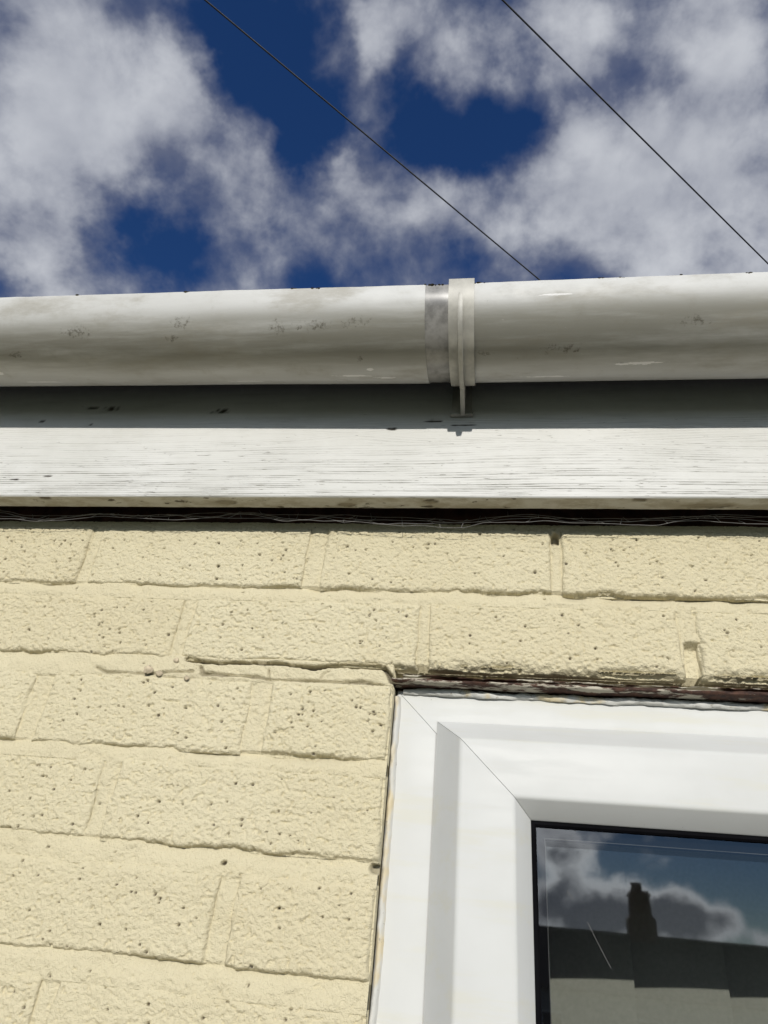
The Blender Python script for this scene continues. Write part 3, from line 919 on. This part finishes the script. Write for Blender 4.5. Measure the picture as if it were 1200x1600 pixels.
def build_netting():
    rnd = random.Random(9)
    VS, FS = [], []
    def add(pts, r):
        v, f = tube(pts, r, 4)
        k = len(VS); VS.extend(v); FS.extend([tuple(i + k for i in q) for q in f])
    # two selvedge wires and ragged hexagon strands between them, sagging across the gap
    def line(x, s):
        return (x, -15 + 8 * s + 2.0 * float(vn(x, s * 40, 60, 5)) , 66 + 12 * s + 4 * float(vn(x, s * 60, 70, 6)) + 2.6 * float(vn(x, s * 60, 19, 7)))
    for s in (0.02, 0.35, 0.62, 0.98):
        add([line(x, s) for x in range(-700, 701, 6)], 0.26)
    x = -700
    while x < 700:
        if rnd.random() < 0.9:
            s0, s1 = rnd.choice(((0.02, 0.35), (0.35, 0.62), (0.62, 0.98), (0.02, 0.98), (0.62, 1.3)))
            dx = rnd.uniform(-9, 9)
            add([line(x, s0), tuple(np.add(line(x + dx * 0.5, (s0 + s1) / 2), (0, rnd.uniform(-2, 2), rnd.uniform(-1, 1)))), line(x + dx, s1 + rnd.uniform(-0.15, 0.15))], 0.24)
        x += rnd.choice((4, 7, 13, 15))
    o = link('wire_netting', VS, FS, M_WIRE, None)
    tag(o, 'crumpled thin wire netting stuffed in the dark gap under the fascia board', 'netting')


build_netting()

# ------------------------------------------------------------------ fascia board
FD, FT = -40.0, 20.0
FZB, FZT = 77.6, 255.0


def build_fascia():
    xs = np.concatenate([np.arange(-1800, -520, 20), np.arange(-520, 420, 3.0), np.arange(420, 1801, 20)])
    zs = np.concatenate([np.arange(FZB, FZB + 92, 0.5), np.arange(FZB + 92, FZT + 1, 3.0)])
    x, z = np.meshgrid(xs, zs, indexing='ij')
    h = (z - FZB) / 92.0
    wz = z + 2.2 * vn(x, z, 260, 71, 60) + 1.0 * vn(x, z, 90, 72, 40)
    # a knot bends the grain at the right
    for kx, kz, kr in ((150, 140, 60), (-60, 152, 26)):
        d = np.hypot((x - kx) / 4.0, z - kz) / kr * 2.2
        wz += np.sign(z - kz) * 6.0 * np.exp(-d * d)
    weather = np.clip(1.25 - h * 1.05 + 0.25 * vn(x, z, 150, 79, 30), 0.1, 1)
    ph = wz / 2.55 + 0.55 * vn(x, wz, 320, 74, 9.0)
    line = np.abs((ph % 1.0) * 2 - 1)                          # 1 in the groove between two grain ridges
    line = np.clip((line - 0.45) / 0.5, 0, 1) * np.clip(0.55 + 0.9 * vn(x, ph, 55, 75, 1.0), 0.0, 1)
    gr = 0.30 * vn(x, wz, 300, 77, 1.4) + 0.2 * vn(x, wz, 40, 78, 1.0)
    y = FD - gr * 0.45 * weather + line * 0.62 * np.clip(weather, 0.3, 1) + 0.4 * vn(x, z, 200, 76, 60)
    groove = line * np.clip(weather, 0.25, 1)
    chip = np.zeros(x.shape)
    for (cx, cz, w, hh) in [(-330, 192, 9, 2.2), (-205, 186, 9, 2.0), (-352, 194, 6, 1.8), (-22, 159, 5, 1.8), (45, 162.5, 13, 0.9), (20, 168, 9, 0.9), (18, 173, 0.9, 6), (-370, 102, 5, 0.9), (-405, 98, 5, 1.0), (-405, 176, 3, 2.0), (-345, 170, 1.6, 1.8), (-333, 171, 1.4, 1.4)]:
        d = np.hypot((x - cx) / w, (z - cz) / hh) + 0.35 * vn(x, z, 3.0, 81)
        chip = np.maximum(chip, np.clip((1.1 - d) / 0.3, 0, 1))
    y += 0.5 * chip
    edge = np.clip(1 - (z - FZB) / 1.6, 0, 1)
    y += 1.2 * edge ** 2
    nx, nz = x.shape
    V_ = np.stack([x.ravel(), y.ravel(), z.ravel()], 1)
    F_ = grid_faces(nx, nz).tolist()
    # underside: a few rows with ragged flaked paint, then back
    yb = np.linspace(FD + 1.2, FD + FT, 14)
    X2, Y2 = np.meshgrid(xs, yb, indexing='ij')
    Z2 = FZB + 0.25 * vn(X2, Y2, 18, 84, 5) + 0.15 * vn(X2, Y2, 5, 85, 2) + 0.9 * np.clip((Y2 - (FD + FT - 2)) / 2, 0, 1)
    Y2[:, 0] = y[:, 0]; Z2[:, 0] = z[:, 0]
    k = len(V_)
    V_ = np.vstack([V_, np.stack([X2.ravel(), Y2.ravel(), Z2.ravel()], 1)])
    F_ += (grid_faces(nx, 14)[:, ::-1] + k).tolist()
    chip2 = np.clip((0.34 - np.minimum.reduce([np.hypot((X2 - cx) / w, (Y2 - cy) / 4.0) * 0.33 + 0.06 * vn(X2, Y2, 4, 86) for cx, cy, w in
                    ((-365, -37, 7), (-178, -30, 11), (205, -37, 7), (265, -27, 22), (20, -32, 8), (-60, -26, 9))])) / 0.05, 0, 1)
    # back and top
    m = len(V_)
    V_ = np.vstack([V_, [(xs[0], FD + FT, FZB + 1), (xs[-1], FD + FT, FZB + 1), (xs[-1], FD + FT, FZT), (xs[0], FD + FT, FZT), (xs[0], FD, FZT), (xs[-1], FD, FZT)]])
    F_ += [(m + 1, m, m + 3, m + 2), (m + 4, m + 5, m + 2, m + 3)]
    o = link('fascia_board', V_, F_, M_FASC, None, smooth=True, sharp=60)
    attr(o, 'weather', np.concatenate([weather.ravel(), np.full(X2.size, 0.6), np.zeros(6)]))
    attr(o, 'groove', np.concatenate([groove.ravel(), np.zeros(X2.size + 6)]))
    attr(o, 'chip', np.concatenate([chip.ravel(), chip2.ravel(), np.zeros(6)]))
    attr(o, 'bare', np.concatenate([np.zeros(x.size), np.clip((Y2.ravel() - FD - 0.6) / 1.5, 0, 1), np.ones(6)]))
    tag(o, 'weathered white painted wooden fascia board under the gutter, grain showing', 'fascia board')


build_fascia()

# ------------------------------------------------------------------ the gutter
GR, GY, GZ = 52.1, -98.1, 234.9
GX = 40.0


def gz(x): return GZ - (0.02 if x < GX else 0.008) * (x - GX)


def trough(name, xs, ro, ri, mat, parent, a0=0.0, a1=180.0, na=56, wob=0.0, sd=3, rim=0.0):
    """half-round length: angle 0 is the front rim, 90 the bottom, 180 the back rim"""
    A = np.radians(np.linspace(a0, a1, na + 1))
    vs = []
    for x in xs:
        zc = gz(x)
        for s, r in ((0, ro), (1, ri)):
            for a in (A if s == 0 else A[::-1]):
                rr = r
                if wob: rr += wob * float(vn(x, math.degrees(a), 120, sd, 40))
                dz = 0.0
                if rim and a < 0.02: dz = rim * float(vn(x, s, 14, sd + 1) + 0.6 * vn(x, s, 4, sd + 2))
                vs.append((x, GY - rr * math.cos(a), zc - rr * math.sin(a) + dz))
    n = 2 * (na + 1)
    fs = []
    for i in range(len(xs) - 1):
        for k in range(n):
            fs.append((i * n + k, i * n + (k + 1) % n, (i + 1) * n + (k + 1) % n, (i + 1) * n + k))
    fs.append(tuple(reversed(range(n)))); fs.append(tuple((len(xs) - 1) * n + k for k in range(n)))
    return link(name, vs, fs, mat, parent, smooth=True, sharp=40, origin=((xs[0] + xs[-1]) / 2, GY, gz(xs[0]) - ro))


gut = empty('roof_gutter', (GX, -40, 180))
tag(gut, 'grimy white half round plastic gutter running along the eaves', 'gutter')
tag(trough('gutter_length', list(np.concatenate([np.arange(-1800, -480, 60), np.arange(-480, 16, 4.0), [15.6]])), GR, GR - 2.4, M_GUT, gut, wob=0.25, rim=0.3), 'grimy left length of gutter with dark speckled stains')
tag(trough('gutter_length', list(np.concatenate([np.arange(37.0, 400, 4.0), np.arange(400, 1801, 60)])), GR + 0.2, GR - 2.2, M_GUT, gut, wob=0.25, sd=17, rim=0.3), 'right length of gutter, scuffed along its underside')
tag(trough('bare_sleeve', list(np.arange(14.0, 40.1, 2.0)), GR - 0.55, GR - 3.2, M_BARE, gut), 'narrow unpainted grey strip beside the joint bracket')
clip = trough('joint_bracket', [36.8, 37.4, 38.2, 58.2, 59.0, 59.6], GR + 3.0, GR - 3.6, M_CLIP, gut, -3.5, 183.0)
tag(clip, 'grey plastic joint bracket with a raised centre rib')


def build_rib():
    """web of the bracket: follows the strap, then runs back to the fascia"""
    out, inn = [], []
    for i in range(0, 41):
        a = 14 + (118 - 14) * i / 40.0
        t = min(1.0, (a - 14) / 38.0)
        r = GR + 3.0 + 5.2 * (t * t * (3 - 2 * t))
        out.append((GY - r * math.cos(math.radians(a)), GZ - r * math.sin(math.radians(a))))
        ri = GR + 1.5
        inn.append((GY - ri * math.cos(math.radians(a)), GZ - ri * math.sin(math.radians(a))))
    out += [(FD - 3.5, 171.5), (FD - 3.5, 205.0)]
    inn += [(FD - 16, 207), (FD - 6.0, 205.0)]
    vs = []
    for x, sh in ((45.4, 0.0), (45.9, 0.5), (49.3, 0.5), (49.8, 0.0)):
        vs += [(x, y - (0 if sh else 0), z + (0 if sh else 0.5)) for (y, z) in out] + [(x, y, z) for (y, z) in inn]
    n = len(out); m = 2 * n
    fs = []
    for j in range(n - 1):
        fs.append((j, n + j, n + j + 1, j + 1))
        fs.append((3 * m + j, 3 * m + j + 1, 3 * m + n + j + 1, 3 * m + n + j))
        for s in range(3): fs.append((s * m + j, s * m + j + 1, (s + 1) * m + j + 1, (s + 1) * m + j))
    link('rib', vs, fs, M_CLIP, clip, smooth=True, sharp=35)


build_rib()
boxes('back_plate', [(36.8, 56.0, FD - 3.6, FD - 0.6, 173.6, 246.0), (35.6, 57.2, FD - 5.0, FD - 0.6, 172.0, 174.4)], M_CLIP, clip)

# crumbs of dirt and moss along the rim
rnd = random.Random(77)
for (cx, n, w) in [(-86, 10, 9), (-66, 5, 4), (-110, 4, 4), (24, 16, 11), (64, 9, 6), (168, 11, 10), (186, 5, 5), (236, 5, 4), (289, 8, 4), (-215, 3, 3), (-330, 3, 2)]:
    VS, FS = [], []
    for i in range(n):
        x = cx + rnd.gauss(0, w * 0.55); r = rnd.uniform(0.5, 1.5)
        c = (x, GY - GR + rnd.uniform(-0.3, 2.0), gz(x) + rnd.uniform(-0.6, 0.5))
        k = len(VS)
        for a in range(6):
            th = a * math.pi / 3
            VS.append((c[0] + 1.6 * r * math.cos(th) * rnd.uniform(.7, 1.2), c[1] + r * math.sin(th), c[2] + rnd.uniform(-0.2, 0.2)))
        VS += [(c[0], c[1], c[2] + r * 0.8), (c[0], c[1], c[2] - r * 0.8)]
        for a in range(6):
            FS += [(k + a, k + (a + 1) % 6, k + 6), (k + (a + 1) % 6, k + a, k + 7)]
    link('rim_dirt', VS, FS, M_MOSS, gut, origin=(cx, GY - GR, gz(cx)))

# ------------------------------------------------------------------ two cables overhead
def cable(name, p0, p1, r, label):
    a, b = Vector(p0), Vector(p1)
    d = (b - a).normalized()
    pts = []
    for i in range(-60, 61):
        s = i * 220.0
        pt = a + d * ((b - a).length / 2 + s)
        pt.z += (s / 13200.0) ** 2 * 260.0
        pts.append(tuple(pt))
    v, f = tube(pts, r, 10)
    o = link(name, v, f, M_CABLE, None, smooth=True)
    tag(o, label, 'cable', 'overhead cables')


cable('overhead_cable', (-1074.1, 551.3, 2912), (318.3, 1985.6, 2912), 3.7, 'thin black overhead cable that meets the gutter right of the bracket')
cable('overhead_cable', (108.9, 657.7, 2912), (1473.5, 1956.1, 2912), 3.6, 'thin black overhead cable farther right, leaving at the right edge of the picture')

# ------------------------------------------------------------------ the bungalow across the way, mirrored in the pane
def build_far_house():
    gzr = (-0.85 - Z0) * 1000
    h = empty('bungalow', (6000, -34000, gzr))
    tag(h, 'dark bungalow with chimney across the way, mirrored in the window pane', 'house')
    x0, x1 = -5000, 17000
    yb, yf, yr = -38000, -30200, -34100
    ridge = (4.00 - Z0) * 1000
    eave = (2.05 - Z0) * 1000
    boxes('wall', [(x0 + 300, x1 - 300, yb + 300, yf - 300, gzr, eave + 100)], M_RENDER, h)
    vs = [(x0, yf, eave), (x1, yf, eave), (x1, yr, ridge), (x0, yr, ridge), (x0, yb, eave), (x1, yb, eave)]
    lo = [(x, y, z - 120) for (x, y, z) in vs]
    rf = link('roof', vs + lo, [(0, 1, 2, 3), (3, 2, 5, 4), (0, 6, 7, 1), (4, 5, 11, 10), (0, 3, 9, 6), (3, 4, 10, 9), (1, 7, 8, 2), (2, 8, 11, 5), (6, 9, 8, 7), (9, 10, 11, 8)], M_TILE, h)
    # ridge tiles
    v, f = tube([(x, yr, ridge + 10) for x in np.arange(x0, x1 + 1, 450)], 90, 8)
    link('ridge_tiles', v, f, M_TILE, rf)
    cx = 6300
    def frustum(w0, w1, za, zb, d0, d1, dx=0):
        return [(cx - w0, yr - d0, za), (cx + w0, yr - d0, za), (cx + w0, yr + d0, za), (cx - w0, yr + d0, za),
                (cx + dx - w1, yr - d1, zb), (cx + dx + w1, yr - d1, zb), (cx + dx + w1, yr + d1, zb), (cx + dx - w1, yr + d1, zb)]
    base = ridge
    secs = [frustum(540, 530, base - 500, base + 640, 420, 410), frustum(530, 400, base + 640, base + 800, 410, 350), frustum(400, 380, base + 800, base + 1480, 350, 340),
            frustum(425, 425, base + 1480, base + 1560, 385, 385), frustum(400, 330, base + 1560, base + 1680, 360, 300)]
    VS, FS = [], []
    fq = box_vf(0, 1, 0, 1, 0, 1)[1]
    for s in secs:
        k = len(VS); VS += s; FS += [tuple(i + k for i in q) for q in fq]
    ch = link('chimney', VS, FS, M_BRICKFAR, h)
    def pot(px):
        P = []
        n = 12
        for (r, z) in ((250, base + 1660), (240, base + 1720), (205, base + 1900), (235, base + 1920), (235, base + 1985), (180, base + 1990)):
            P += [(px + r * math.cos(2 * math.pi * i / n), yr + r * math.sin(2 * math.pi * i / n), z) for i in range(n)]
        F = [(j * n + i, j * n + (i + 1) % n, (j + 1) * n + (i + 1) % n, (j + 1) * n + i) for j in range(5) for i in range(n)]
        link('chimney_pot', P, F, M_POT, ch, smooth=True, sharp=40)
    pot(cx - 60)
    for wx in (-2500, 1200, 5200, 9400, 13200):
        wz = gzr + 1000
        w = boxes('window', [(wx, wx + 1500, yf - 320, yf - 270, wz, wz + 1150)], M_UPVC, h)
        boxes('pane', [(wx + 80, wx + 720, yf - 275, yf - 262, wz + 80, wz + 1070), (wx + 790, wx + 1420, yf - 275, yf - 262, wz + 80, wz + 1070)], M_DARKGL, w)


build_far_house()
